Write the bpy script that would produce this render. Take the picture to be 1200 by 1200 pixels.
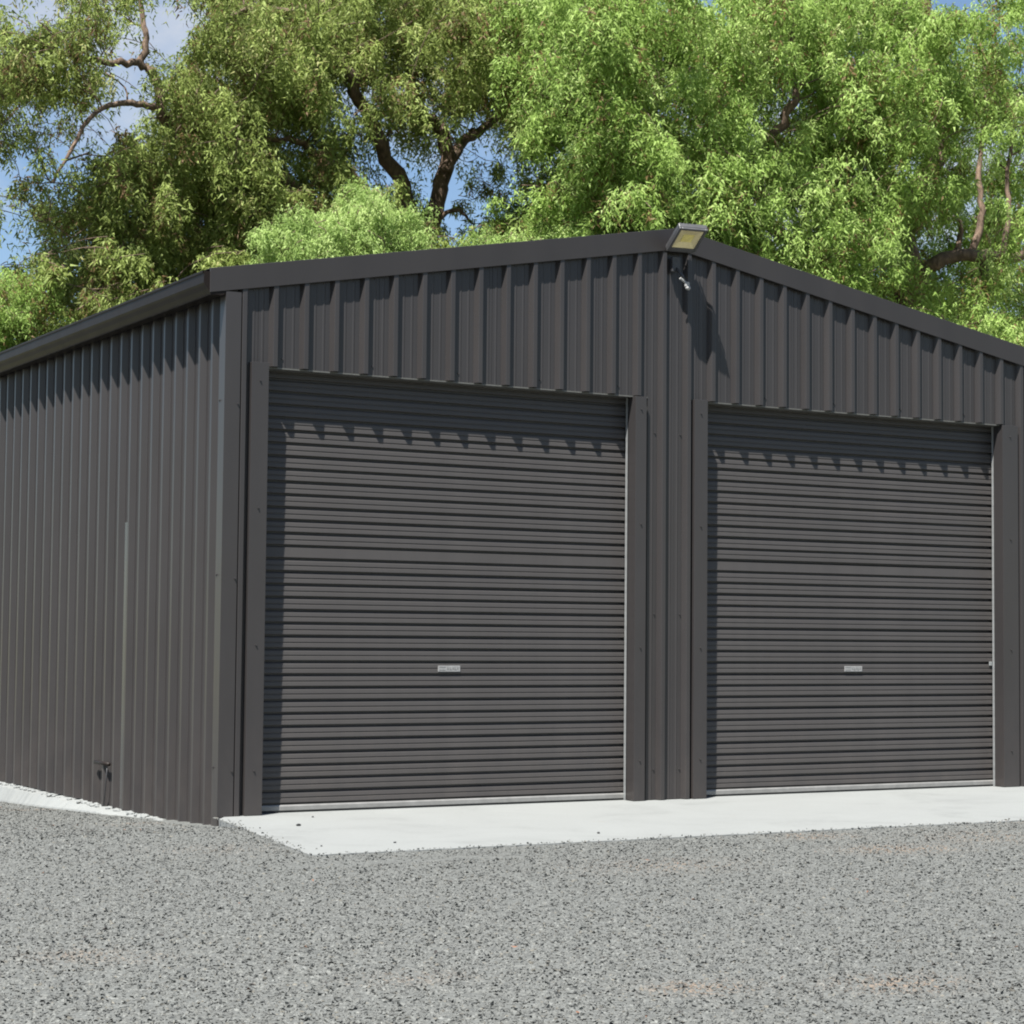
import bpy, bmesh, math, random
import numpy as np
from mathutils import Matrix, Vector

for o in list(bpy.data.objects): bpy.data.objects.remove(o)
S = bpy.context.scene
COL = S.collection
rnd = random.Random(7)
rng = np.random.default_rng(11)

# ---------------------------------------------------------------- camera
CP = np.array([-4.43808, -10.77763, 1.01130])
RT = np.array([[0.86633845, -0.49937192, 0.00923978],
               [-0.03809546, -0.04762178, 0.99813872],
               [0.49800243, 0.86507795, 0.06028038]])
FPX, CX, CY = 2415.743, 600.36, 601.08
cam = bpy.data.cameras.new('camera')
cam.sensor_width = 36; cam.lens = FPX / 1200 * 36
cam.clip_start = .05; cam.clip_end = 5000
camo = bpy.data.objects.new('camera', cam); COL.objects.link(camo)
m = Matrix.Identity(4)
for r in range(3):
    m[r][0] = RT[0][r]; m[r][1] = RT[1][r]; m[r][2] = -RT[2][r]; m[r][3] = CP[r]
camo.matrix_world = m
S.camera = camo

def at(u, v, Y):
    """a point of the place on the plane y = Y, from its direction off the survey station"""
    r = np.array([(u - CX) / FPX, -(v - CY) / FPX, 1.]) @ RT
    return CP + r * (Y - CP[1]) / r[1]
def at_z(u, v, Z):
    r = np.array([(u - CX) / FPX, -(v - CY) / FPX, 1.]) @ RT
    return CP + r * (Z - CP[2]) / r[2]

# ---------------------------------------------------------------- sky, sun, exposure
SUN = Vector((-1.35, -1.0, 3.2)).normalized()          # towards the sun
EL = math.asin(SUN.z)
W = bpy.data.worlds.new('World'); S.world = W; W.use_nodes = True
wn = W.node_tree; wn.nodes.clear()
def N(nt, t, **k):
    n = nt.nodes.new(t)
    for a, b in k.items():
        if a == 'inp':
            for i, v in b.items(): n.inputs[i].default_value = v
        else: setattr(n, a, b)
    return n
sky = N(wn, 'ShaderNodeTexSky', sky_type='NISHITA', sun_disc=False)
sky.sun_elevation = EL; sky.sun_rotation = math.atan2(SUN.x, SUN.y)
sky.air_density = 1.0; sky.dust_density = 0.4; sky.ozone_density = 3.0
tc = N(wn, 'ShaderNodeTexCoord')
mp = N(wn, 'ShaderNodeMapping'); mp.inputs['Location'].default_value = (0.89, -5.84, -1.7); mp.inputs['Scale'].default_value = (1, 1, 1.7)
nz = N(wn, 'ShaderNodeTexNoise', inp={'Scale': 4.2, 'Detail': 9, 'Roughness': .58, 'Distortion': .25})
cr = N(wn, 'ShaderNodeValToRGB'); cr.color_ramp.elements[0].position = .53; cr.color_ramp.elements[1].position = .72
mx = N(wn, 'ShaderNodeMix', data_type='RGBA')
mx.inputs['B'].default_value = (5.6, 5.7, 5.9, 1)
bg = N(wn, 'ShaderNodeBackground'); bg.inputs['Strength'].default_value = .05
wo = N(wn, 'ShaderNodeOutputWorld')
L = wn.links.new
L(tc.outputs['Generated'], mp.inputs['Vector']); L(mp.outputs['Vector'], nz.inputs['Vector']); L(nz.outputs['Fac'], cr.inputs['Fac'])
L(cr.outputs['Color'], mx.inputs['Factor']); L(sky.outputs['Color'], mx.inputs['A']); L(mx.outputs['Result'], bg.inputs['Color'])
L(bg.outputs['Background'], wo.inputs['Surface'])

sl = bpy.data.lights.new('sun', 'SUN'); sl.energy = 5.0; sl.angle = math.radians(.53); sl.color = (1, .968, .91)
so = bpy.data.objects.new('sun', sl); COL.objects.link(so)
so.rotation_euler = SUN.to_track_quat('Z', 'Y').to_euler()

S.render.engine = 'CYCLES'
S.view_settings.view_transform = 'Standard'; S.view_settings.look = 'None'
S.view_settings.gamma = 1; S.view_settings.use_curve_mapping = False
S.view_settings.exposure = 1.5
S.cycles.pixel_filter_type = 'BLACKMAN_HARRIS'; S.cycles.filter_width = 2.0
S.cycles.max_bounces = 6; S.cycles.diffuse_bounces = 4; S.cycles.glossy_bounces = 3; S.cycles.transmission_bounces = 4
S.render.resolution_x = S.render.resolution_y = 1024

# ---------------------------------------------------------------- materials
def mat(name):
    M = bpy.data.materials.new(name); M.use_nodes = True
    return M, M.node_tree, M.node_tree.nodes['Principled BSDF']
def ramp(nt, stops, interp='LINEAR'):
    c = N(nt, 'ShaderNodeValToRGB'); e = c.color_ramp.elements; c.color_ramp.interpolation = interp
    while len(e) < len(stops): e.new(.5)
    for i, (p, col) in enumerate(stops): e[i].position = p; e[i].color = (*col, 1)
    return c

def paint(name, col, rough=.42, wave=.35, vary=.07, spec=.5, dust=.22):
    M, nt, b = mat(name)
    co = N(nt, 'ShaderNodeTexCoord')
    mp = N(nt, 'ShaderNodeMapping', inp={'Scale': (3, 3, .5)}); nt.links.new(co.outputs['Object'], mp.inputs['Vector'])
    n1 = N(nt, 'ShaderNodeTexNoise', inp={'Scale': 1.3, 'Detail': 5, 'Roughness': .6}); nt.links.new(mp.outputs['Vector'], n1.inputs['Vector'])
    c = ramp(nt, [(.3, tuple(x * (1 - vary) for x in col)), (.7, tuple(x * (1 + vary) for x in col))])
    nt.links.new(n1.outputs['Fac'], c.inputs['Fac'])
    geo = N(nt, 'ShaderNodeNewGeometry'); sp = N(nt, 'ShaderNodeSeparateXYZ'); nt.links.new(geo.outputs['Position'], sp.inputs[0])
    mz = N(nt, 'ShaderNodeMapRange', inp={'From Min': -.05, 'From Max': 1.0, 'To Min': 1, 'To Max': 0}); nt.links.new(sp.outputs['Z'], mz.inputs['Value'])
    pw = N(nt, 'ShaderNodeMath', operation='POWER', inp={1: 2.2}); nt.links.new(mz.outputs['Result'], pw.inputs[0])
    mpd = N(nt, 'ShaderNodeMapping', inp={'Scale': (2.5, 2.5, 1.1)}); nt.links.new(geo.outputs['Position'], mpd.inputs['Vector'])
    nd = N(nt, 'ShaderNodeTexNoise', inp={'Scale': 2.4, 'Detail': 7, 'Roughness': .68}); nt.links.new(mpd.outputs['Vector'], nd.inputs['Vector'])
    md = N(nt, 'ShaderNodeMapRange', inp={'From Min': .3, 'From Max': .72, 'To Min': .0, 'To Max': dust}); nt.links.new(nd.outputs['Fac'], md.inputs['Value'])
    # fine dust film everywhere, pale brown tone stronger towards the ground
    pa = N(nt, 'ShaderNodeMath', operation='ADD', inp={1: .10}); nt.links.new(pw.outputs[0], pa.inputs[0])
    fd = N(nt, 'ShaderNodeMath', operation='MULTIPLY'); nt.links.new(pa.outputs[0], fd.inputs[0]); nt.links.new(md.outputs['Result'], fd.inputs[1])
    mxd = N(nt, 'ShaderNodeMix', data_type='RGBA'); mxd.inputs['B'].default_value = (.105, .088, .075, 1)
    nt.links.new(fd.outputs[0], mxd.inputs['Factor']); nt.links.new(c.outputs['Color'], mxd.inputs['A']); nt.links.new(mxd.outputs['Result'], b.inputs['Base Color'])
    n2 = N(nt, 'ShaderNodeTexNoise', inp={'Scale': 60, 'Detail': 3}); nt.links.new(co.outputs['Object'], n2.inputs['Vector'])
    r = N(nt, 'ShaderNodeMapRange', inp={'To Min': rough - .06, 'To Max': rough + .08}); nt.links.new(n1.outputs['Fac'], r.inputs['Value'])
    nt.links.new(r.outputs['Result'], b.inputs['Roughness'])
    mp2 = N(nt, 'ShaderNodeMapping', inp={'Scale': (1, 1, .6)}); nt.links.new(co.outputs['Object'], mp2.inputs['Vector'])
    n3 = N(nt, 'ShaderNodeTexNoise', inp={'Scale': 2.2, 'Detail': 2}); nt.links.new(mp2.outputs['Vector'], n3.inputs['Vector'])
    bu = N(nt, 'ShaderNodeBump', inp={'Strength': wave, 'Distance': .02}); nt.links.new(n3.outputs['Fac'], bu.inputs['Height'])
    nt.links.new(bu.outputs['Normal'], b.inputs['Normal'])
    b.inputs['Specular IOR Level'].default_value = spec
    return M
PAINT = paint('painted_steel', (.0302, .0280, .0284), rough=.30, spec=.34)
DOORP = paint('door_steel', (.0435, .0402, .0388), rough=.46, wave=.4, spec=.35)
GUTP = paint('gutter_steel', (.0095, .0070, .0060), rough=.42, wave=.1, spec=.13)
BARGE = paint('trim_steel', (.0225, .0206, .0209), spec=.35, rough=.42, wave=.3)

def simple(name, col, rough=.5, metal=0, noise=.12, scale=30):
    M, nt, b = mat(name)
    co = N(nt, 'ShaderNodeTexCoord')
    n1 = N(nt, 'ShaderNodeTexNoise', inp={'Scale': scale, 'Detail': 5}); nt.links.new(co.outputs['Object'], n1.inputs['Vector'])
    c = ramp(nt, [(.3, tuple(x * (1 - noise) for x in col)), (.7, tuple(min(1, x * (1 + noise)) for x in col))])
    nt.links.new(n1.outputs['Fac'], c.inputs['Fac']); nt.links.new(c.outputs['Color'], b.inputs['Base Color'])
    b.inputs['Roughness'].default_value = rough; b.inputs['Metallic'].default_value = metal
    return M
GALV = simple('galvanised_steel', (.27, .28, .28), .45, .35, .1, 40)
ALU = simple('aluminium_rail', (.20, .197, .188), .45, .2, .12, 20)
RUBBER = simple('black_rubber', (.02, .02, .02), .7)
DARKM = simple('black_powder_coat', (.03, .03, .032), .45)
GREYM = simple('grey_cast_metal', (.06, .06, .062), .4)
WHITEP = simple('white_plastic', (.24, .24, .235), .45, 0, .05)
LABELM = simple('label_film', (.20, .20, .197), .5, 0, .18, 90)
INKM = simple('label_ink', (.10, .10, .10), .6)
TRIMM = simple('primer_trim', (.08, .08, .074), .5)
LAPM = paint('lap_strip_steel', (.036, .0365, .038), rough=.25)  # a little lighter and cooler than the wall steel
BACKM = simple('dark_lining', (.03, .03, .03), .9)

def concrete(name, stain):
    M, nt, b = mat(name)
    co = N(nt, 'ShaderNodeTexCoord')
    n1 = N(nt, 'ShaderNodeTexNoise', inp={'Scale': 1.6, 'Detail': 10, 'Roughness': .68, 'Distortion': .6}); nt.links.new(co.outputs['Object'], n1.inputs['Vector'])
    n2 = N(nt, 'ShaderNodeTexNoise', inp={'Scale': 55, 'Detail': 4}); nt.links.new(co.outputs['Object'], n2.inputs['Vector'])
    c = ramp(nt, [(.28, tuple(x * .80 for x in stain)), (.47, tuple(x * .97 for x in stain)), (.75, tuple(min(1, x * 1.05) for x in stain))])
    nt.links.new(n1.outputs['Fac'], c.inputs['Fac'])
    c2 = ramp(nt, [(.30, (.86, .85, .83)), (.45, (1, 1, 1))]); nt.links.new(n2.outputs['Fac'], c2.inputs['Fac'])
    mm = N(nt, 'ShaderNodeMix', data_type='RGBA', blend_type='MULTIPLY'); mm.inputs['Factor'].default_value = .6
    nt.links.new(c.outputs['Color'], mm.inputs['A']); nt.links.new(c2.outputs['Color'], mm.inputs['B'])
    # clay dust blown against the edges
    n4 = N(nt, 'ShaderNodeTexNoise', inp={'Scale': 3.3, 'Detail': 6, 'Roughness': .7}); nt.links.new(co.outputs['Object'], n4.inputs['Vector'])
    c4 = ramp(nt, [(.64, (0, 0, 0)), (.78, (.35, .35, .35))]); nt.links.new(n4.outputs['Fac'], c4.inputs['Fac'])
    m2 = N(nt, 'ShaderNodeMix', data_type='RGBA'); nt.links.new(c4.outputs['Color'], m2.inputs['Factor'])
    nt.links.new(mm.outputs['Result'], m2.inputs['A']); m2.inputs['B'].default_value = (.165, .125, .09, 1)
    nt.links.new(m2.outputs['Result'], b.inputs['Base Color'])
    b.inputs['Roughness'].default_value = .85
    bu = N(nt, 'ShaderNodeBump', inp={'Strength': .25, 'Distance': .004}); nt.links.new(n2.outputs['Fac'], bu.inputs['Height'])
    nt.links.new(bu.outputs['Normal'], b.inputs['Normal'])
    return M
CONC = concrete('concrete', (.172, .180, .176))

def ground_mat():
    M, nt, b = mat('gravel_ground')
    co = N(nt, 'ShaderNodeTexCoord')
    v = N(nt, 'ShaderNodeTexVoronoi', inp={'Scale': 75}); nt.links.new(co.outputs['Object'], v.inputs['Vector'])
    s = N(nt, 'ShaderNodeSeparateColor'); nt.links.new(v.outputs['Color'], s.inputs['Color'])
    c = ramp(nt, [(0, (.064, .067, .063)), (.5, (.088, .092, .087)), (1, (.115, .120, .113))]); nt.links.new(s.outputs['Red'], c.inputs['Fac'])
    d = ramp(nt, [(.25, (1, 1, 1)), (.62, (.62, .62, .62))]); nt.links.new(v.outputs['Distance'], d.inputs['Fac'])
    mm = N(nt, 'ShaderNodeMix', data_type='RGBA', blend_type='MULTIPLY'); mm.inputs['Factor'].default_value = .4
    nt.links.new(c.outputs['Color'], mm.inputs['A']); nt.links.new(d.outputs['Color'], mm.inputs['B'])
    # dry paddock beyond the gravel yard
    sx = N(nt, 'ShaderNodeVectorMath', operation='LENGTH'); nt.links.new(co.outputs['Object'], sx.inputs[0])
    n1 = N(nt, 'ShaderNodeTexNoise', inp={'Scale': .35, 'Detail': 8}); nt.links.new(co.outputs['Object'], n1.inputs['Vector'])
    a = N(nt, 'ShaderNodeMath', operation='MULTIPLY_ADD', inp={1: 9.0}); nt.links.new(n1.outputs['Fac'], a.inputs[0]); nt.links.new(sx.outputs['Value'], a.inputs[2])
    mr = N(nt, 'ShaderNodeMapRange', inp={'From Min': 22, 'From Max': 25}); nt.links.new(a.outputs['Value'], mr.inputs['Value'])
    n2 = N(nt, 'ShaderNodeTexNoise', inp={'Scale': 6, 'Detail': 9, 'Roughness': .7}); nt.links.new(co.outputs['Object'], n2.inputs['Vector'])
    g = ramp(nt, [(.3, (.07, .085, .03)), (.55, (.16, .15, .06)), (.75, (.27, .22, .11))]); nt.links.new(n2.outputs['Fac'], g.inputs['Fac'])
    m2 = N(nt, 'ShaderNodeMix', data_type='RGBA'); nt.links.new(mr.outputs['Result'], m2.inputs['Factor'])
    nt.links.new(mm.outputs['Result'], m2.inputs['A']); nt.links.new(g.outputs['Color'], m2.inputs['B'])
    nt.links.new(m2.outputs['Result'], b.inputs['Base Color']); b.inputs['Roughness'].default_value = .9
    bu = N(nt, 'ShaderNodeBump', inp={'Strength': .4, 'Distance': .006}); bu.invert = True
    nt.links.new(v.outputs['Distance'], bu.inputs['Height']); nt.links.new(bu.outputs['Normal'], b.inputs['Normal'])
    return M
GROUND = ground_mat()

def attr_mat(name, rough=.8):
    M, nt, b = mat(name)
    a = N(nt, 'ShaderNodeAttribute', attribute_name='tint')
    nt.links.new(a.outputs['Color'], b.inputs['Base Color']); b.inputs['Roughness'].default_value = rough
    return M
STONE = attr_mat('crushed_stone', .85)

def leaf_mat(name, stops, trans=.5):
    M, nt, b = mat(name)
    a = N(nt, 'ShaderNodeAttribute', attribute_name='tint')
    c = ramp(nt, stops); nt.links.new(a.outputs['Fac'], c.inputs['Fac'])
    nt.links.new(c.outputs['Color'], b.inputs['Base Color']); b.inputs['Roughness'].default_value = .55
    b.inputs['Specular IOR Level'].default_value = .15
    t = N(nt, 'ShaderNodeBsdfTranslucent'); nt.links.new(c.outputs['Color'], t.inputs['Color'])
    ms = N(nt, 'ShaderNodeMixShader', inp={0: trans}); out = nt.nodes['Material Output']
    nt.links.new(b.outputs[0], ms.inputs[1]); nt.links.new(t.outputs[0], ms.inputs[2]); nt.links.new(ms.outputs[0], out.inputs['Surface'])
    return M
LEAF_OLIVE = leaf_mat('olive_leaf', [(0, (.17, .11, .055)), (.12, (.095, .115, .028)), (.55, (.225, .285, .075)), (.9, (.36, .44, .14)), (1, (.38, .38, .16))])
LEAF_GREEN = leaf_mat('fresh_leaf', [(0, (.18, .12, .055)), (.1, (.115, .185, .03)), (.5, (.255, .375, .09)), (.9, (.40, .53, .17)), (1, (.44, .54, .21))])
LEAF_PALE = leaf_mat('pale_leaf', [(0, (.15, .23, .055)), (.5, (.285, .40, .12)), (1, (.45, .56, .22))])

def bark_mat():
    M, nt, b = mat('bark')
    co = N(nt, 'ShaderNodeTexCoord')
    mp = N(nt, 'ShaderNodeMapping', inp={'Scale': (9, 9, 2.2)}); nt.links.new(co.outputs['Object'], mp.inputs['Vector'])
    n = N(nt, 'ShaderNodeTexNoise', inp={'Scale': 1.6, 'Detail': 8, 'Roughness': .7, 'Distortion': .6}); nt.links.new(mp.outputs['Vector'], n.inputs['Vector'])
    c = ramp(nt, [(.3, (.035, .023, .017)), (.52, (.12, .08, .055)), (.75, (.25, .17, .12))]); nt.links.new(n.outputs['Fac'], c.inputs['Fac'])
    nt.links.new(c.outputs['Color'], b.inputs['Base Color']); b.inputs['Roughness'].default_value = .9
    bu = N(nt, 'ShaderNodeBump', inp={'Strength': .8, 'Distance': .03}); nt.links.new(n.outputs['Fac'], bu.inputs['Height'])
    nt.links.new(bu.outputs['Normal'], b.inputs['Normal'])
    return M
BARK = bark_mat()

# ---------------------------------------------------------------- helpers
def link(name, me, m, parent=None):
    o = bpy.data.objects.new(name, me); COL.objects.link(o)
    if m is not None and not me.materials: me.materials.append(m)
    if parent is not None: o.parent = parent
    return o
def raw(name, verts, faces, m, parent=None, smooth=False, thick=0):
    me = bpy.data.meshes.new(name); me.from_pydata([tuple(map(float, v)) for v in verts], [], faces); me.update()
    if smooth: me.polygons.foreach_set('use_smooth', [True] * len(me.polygons))
    o = link(name, me, m, parent)
    if thick:
        s = o.modifiers.new('thickness', 'SOLIDIFY'); s.thickness = thick; s.offset = 0
    return o
def box_vf(x0, x1, y0, y1, z0, z1):
    return ([(x0, y0, z0), (x1, y0, z0), (x1, y1, z0), (x0, y1, z0), (x0, y0, z1), (x1, y0, z1), (x1, y1, z1), (x0, y1, z1)],
            [(0, 3, 2, 1), (4, 5, 6, 7), (0, 1, 5, 4), (1, 2, 6, 5), (2, 3, 7, 6), (3, 0, 4, 7)])
def box(name, b, m, parent=None, bev=0):
    v, f = box_vf(*b); o = raw(name, v, f, m, parent)
    if bev:
        s = o.modifiers.new('bevel', 'BEVEL'); s.width = bev; s.segments = 2
    return o
def boxes(name, bs, m, parent=None, bev=0):
    V = []; F = []
    for b in bs:
        v, f = box_vf(*b); n = len(V); V += v; F += [tuple(i + n for i in q) for q in f]
    o = raw(name, V, F, m, parent)
    if bev:
        s = o.modifiers.new('bevel', 'BEVEL'); s.width = bev; s.segments = 2
    return o
def extrude(name, prof, a, b, fn, m, parent=None, closed=True, thick=0, caps=True):
    """prof: list of (p,q); fn(t,p,q) -> xyz for t in (a,b)"""
    n = len(prof); V = [fn(a, *p) for p in prof] + [fn(b, *p) for p in prof]
    F = [(i, (i + 1) % n, n + (i + 1) % n, n + i) for i in range(n if closed else n - 1)]
    if closed and caps: F += [tuple(range(n))[::-1], tuple(range(n, 2 * n))]
    return raw(name, V, F, m, parent, thick=thick)
def tube_vf(pts, rad, seg=7):
    """tapered tube through pts"""
    P = [Vector(p) for p in pts]; V = []; F = []
    px = None
    for i, p in enumerate(P):
        d = (P[min(i + 1, len(P) - 1)] - P[max(i - 1, 0)])
        if d.length < 1e-6: d = Vector((0, 0, 1))
        d.normalize()
        if px is None: px = d.orthogonal()
        x = px - d * px.dot(d)
        if x.length < 1e-4: x = d.orthogonal()
        x.normalize(); px = x; y = d.cross(x)
        for k in range(seg):
            a = 2 * math.pi * k / seg; V.append(p + (x * math.cos(a) + y * math.sin(a)) * rad[i])
    for i in range(len(P) - 1):
        for k in range(seg):
            F.append((i * seg + k, i * seg + (k + 1) % seg, (i + 1) * seg + (k + 1) % seg, (i + 1) * seg + k))
    F.append(tuple(range(seg))[::-1]); F.append(tuple(range((len(P) - 1) * seg, len(P) * seg)))
    return V, F
def empty(name, loc, label, cat, group=None):
    o = bpy.data.objects.new(name, None); COL.objects.link(o); o.location = loc; o.empty_display_size = .2
    o['label'] = label; o['category'] = cat
    if group: o['group'] = group
    return o
def np_mesh(name, V, T, m, parent=None, tint=None, color=None):
    """triangle mesh from numpy arrays"""
    me = bpy.data.meshes.new(name)
    me.vertices.add(len(V)); me.vertices.foreach_set('co', V.astype(np.float32).ravel())
    me.loops.add(T.size); me.loops.foreach_set('vertex_index', T.astype(np.int32).ravel())
    me.polygons.add(len(T)); me.polygons.foreach_set('loop_start', np.arange(0, T.size, 3, dtype=np.int32))
    me.polygons.foreach_set('loop_total', np.full(len(T), 3, dtype=np.int32))
    me.update(calc_edges=True)
    if tint is not None:
        a = me.attributes.new('tint', 'FLOAT', 'POINT'); a.data.foreach_set('value', tint.astype(np.float32))
    if color is not None:
        a = me.attributes.new('tint', 'FLOAT_COLOR', 'POINT'); a.data.foreach_set('color', color.astype(np.float32).ravel())
    return link(name, me, m, parent)

# ---------------------------------------------------------------- ground
def gh(x, y):
    """yard level: flush with the apron, falling away along the left wall"""
    x = np.asarray(x, float); y = np.asarray(y, float)
    fall = np.clip(y + .2, 0, 5) * .035
    z = -.006 - .039 * np.clip((y + .6) / .5, 0, 1) - fall
    z = z + np.where((np.abs(y + 1.2) < 1.3) & (x > -1.2), 0, .005) * np.sin(x * 1.9 + .5 * y) * np.sin(y * 1.3 - .4 * x + 1)
    return z
def axis(near0, near1, step):
    a = list(np.arange(near0, near1 + 1e-6, step)); e = step
    lo, hi = a[0], a[-1]; L1 = []; H1 = []
    while hi < 1500: e *= 1.6; lo -= e; hi += e; L1.append(lo); H1.append(hi)
    return np.array(L1[::-1] + a + H1)
gx, gy = axis(-7, 9, .25), axis(-12, 7, .25)
GX, GY = np.meshgrid(gx, gy); GZ = gh(GX, GY)
nx = len(gx)
V = np.c_[GX.ravel(), GY.ravel(), GZ.ravel()]
F = [(j * nx + i, j * nx + i + 1, (j + 1) * nx + i + 1, (j + 1) * nx + i) for j in range(len(gy) - 1) for i in range(nx - 1)]
gr = raw('ground', V, F, GROUND, smooth=True); gr['kind'] = 'structure'

# concrete apron and floor slab (one pour)
ap = [(-.475, -2.045), (6.5, -2.045), (6.35, -.15), (6.0, -.04), (6.0, 8.9), (-.075, 8.9), (-.075, -.04), (-.15, -.15)]
front = []
for i in range(1, 140):
    x = -.475 + 6.975 * i / 140; front.append((x, -2.045 + rnd.uniform(-.010, .010)))
apl = [(-.46, -2.03), (-.43, -2.045)] + front + ap[1:]
n = len(apl)
av = [(x, y, 0) for x, y in apl] + [(x, y, -.12) for x, y in apl]
af = [tuple(range(n))] + [(i, n + i, n + (i + 1) % n, (i + 1) % n) for i in range(n)]
aps = raw('concrete_apron', av, af, CONC); aps['kind'] = 'structure'

# ---------------------------------------------------------------- the garage
P = .19
CXR = 2.945
def roofz(x): return 3.6 - .1785 * abs(x - CXR)
shed = empty('garage', (CXR, 0, 0), 'dark charcoal corrugated steel double garage with two roller doors and gable roof', 'garage')
def part(o):
    o.parent = shed; o.matrix_parent_inverse = Matrix.Translation((-CXR, 0, 0)); return o
def sub(o, p):
    o.parent = p; o.matrix_parent_inverse = p.matrix_world.inverted() if False else Matrix.Identity(4); return o

def rib_profile(s0, s1, first, pitch=P):
    """(s, depth) polyline of the trapezoidal cladding between s0 and s1, ribs at first + k*pitch"""
    pts = []
    k0 = math.floor((s0 - first) / pitch) - 1; k1 = math.ceil((s1 - first) / pitch) + 1
    for k in range(k0, k1 + 1):
        c = first + k * pitch
        pts += [(c - .031, 0), (c - .0140, .0335), (c - .0115, .0345), (c + .0115, .0345), (c + .0140, .0335), (c + .031, 0),
                (c + .060, 0), (c + .064, .0022), (c + .072, .0022), (c + .076, 0),
                (c + .114, 0), (c + .118, .0022), (c + .126, .0022), (c + .130, 0)]
    def dep(s):
        for (a, d), (b, e) in zip(pts, pts[1:]):
            if a <= s <= b: return d + (e - d) * (s - a) / max(b - a, 1e-9)
        return 0
    return [(s0, dep(s0))] + [p for p in pts if s0 < p[0] < s1] + [(s1, dep(s1))]
def sheet(name, prof, zb, zt, fn, rows=1, m=PAINT):
    V = []; n = len(prof)
    for r in range(rows + 1):
        for s, d in prof:
            b = zb(s) if callable(zb) else zb; t = zt(s) if callable(zt) else zt
            V.append(fn(s, d, b + (t - b) * r / rows))
    F = [(r * n + i, r * n + i + 1, (r + 1) * n + i + 1, (r + 1) * n + i) for r in range(rows) for i in range(n - 1)]
    o = raw(name, V, F, m, thick=.0014)
    return part(o)
HL = 2.527
ffn = lambda s, d, z: (s, -d, z)
topf = lambda s: roofz(s) - .05
# cladding sheets on the front: four ribs each, cut where the door openings are
sheet('wall_sheet', rib_profile(-.085, .094, 0), -.03, topf, ffn)
for a, b in ((.096, .854), (.856, 1.614), (1.616, 2.374), (2.376, 2.742)):
    sheet('wall_sheet', rib_profile(a, b, 0), HL, topf, ffn)
sheet('wall_sheet', rib_profile(2.744, CXR, 0), .004, topf, ffn)
sheet('wall_sheet', rib_profile(CXR + .001, 3.134, 0), .004, topf, ffn)
for a, b in ((3.136, 3.894), (3.896, 4.654), (4.656, 5.414), (5.416, 5.742)):
    sheet('wall_sheet', rib_profile(a, b, 0), HL, topf, ffn)
sheet('wall_sheet', rib_profile(5.744, 5.985, 0), -.03, topf, ffn)
# side walls
SP = .1926
for sgn, X in ((-1, -.085), (1, 5.985)):
    y = .062
    while y < 8.9:
        y1 = min(y + 4 * SP - .001, 8.9)
        jit = rnd.uniform(-.004, .004)
        sheet('wall_sheet', rib_profile(y, y1, .157, SP), -.078 + jit, 2.985, (lambda s, d, z: (X + sgn * d, s, z)))
        y += 4 * SP
for k in range(8):
    a = -.08 + k * .76; b = min(a + .759, 5.98)
    prof = rib_profile(a, b, 0)
    if a < CXR < b: prof = sorted(prof + [(CXR, 0)])
    sheet('wall_sheet', prof, -.05, topf, lambda s, d, z: (s, 8.9 + d, z))
# wall behind the cladding (keeps the interior dark)
part(boxes('wall_lining', [(-.07, -.05, .02, 8.86, 0, 2.96), (5.95, 5.97, .02, 8.86, 0, 2.96), (-.05, 5.95, 8.84, 8.86, 0, 2.96),
                           (-.05, .09, .012, .03, 0, 2.95), (2.70, 3.10, .012, .03, 0, 2.95), (5.80, 5.95, .012, .03, 0, 2.95), (-.04, 5.94, .012, .03, 2.70, 2.96)], BACKM))
# roof sheets, ridge
def roof_side(sgn):
    V = []; prof = rib_profile(-.02, 8.95, .10); n = len(prof)
    for X in (CXR, CXR + sgn * 3.14):
        for s, d in prof: V.append((X, s, roofz(X) - .02 + d))
    F = [(i, i + 1, n + i + 1, n + i) for i in range(n - 1)]
    part(raw('roof', V, F, PAINT, thick=.0015))
roof_side(-1); roof_side(1)
part(extrude('ridge_cap', [(-.16, -.03), (0, 0), (.16, -.03), (.16, -.033), (0, -.004), (-.16, -.033)], .01, 8.97, lambda t, p, q: (CXR + p, t, 3.622 + q), PAINT))
# barge cappings
def barge(x0, x1, yf, sy):
    prof = [(yf, -.122), (yf, 0.016), (yf + sy * .13, .016), (yf + sy * .13, .011), (yf + sy * .012, .011), (yf + sy * .012, -.11), (yf + sy * .007, -.122)]
    o = extrude('barge_capping', prof, x0, x1, lambda t, p, q: (t, p, roofz(t) + q), BARGE)
    b = o.modifiers.new('bevel', 'BEVEL'); b.width = .0025; b.segments = 2; part(o)
barge(-.215, CXR - .0005, -.040, 1); barge(CXR + .0005, 6.105, -.040, 1)
barge(-.215, CXR - .0005, 8.99, -1); barge(CXR + .0005, 6.105, 8.99, -1)
# apex joiner plate on the barge
part(extrude('barge_joiner', [(-.05, -.122), (0, -.113), (.05, -.122), (.05, .010), (0, .019), (-.05, .010)], -.043, -.0405, lambda t, p, q: (CXR + p, t, 3.6 + q), BARGE))
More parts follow.
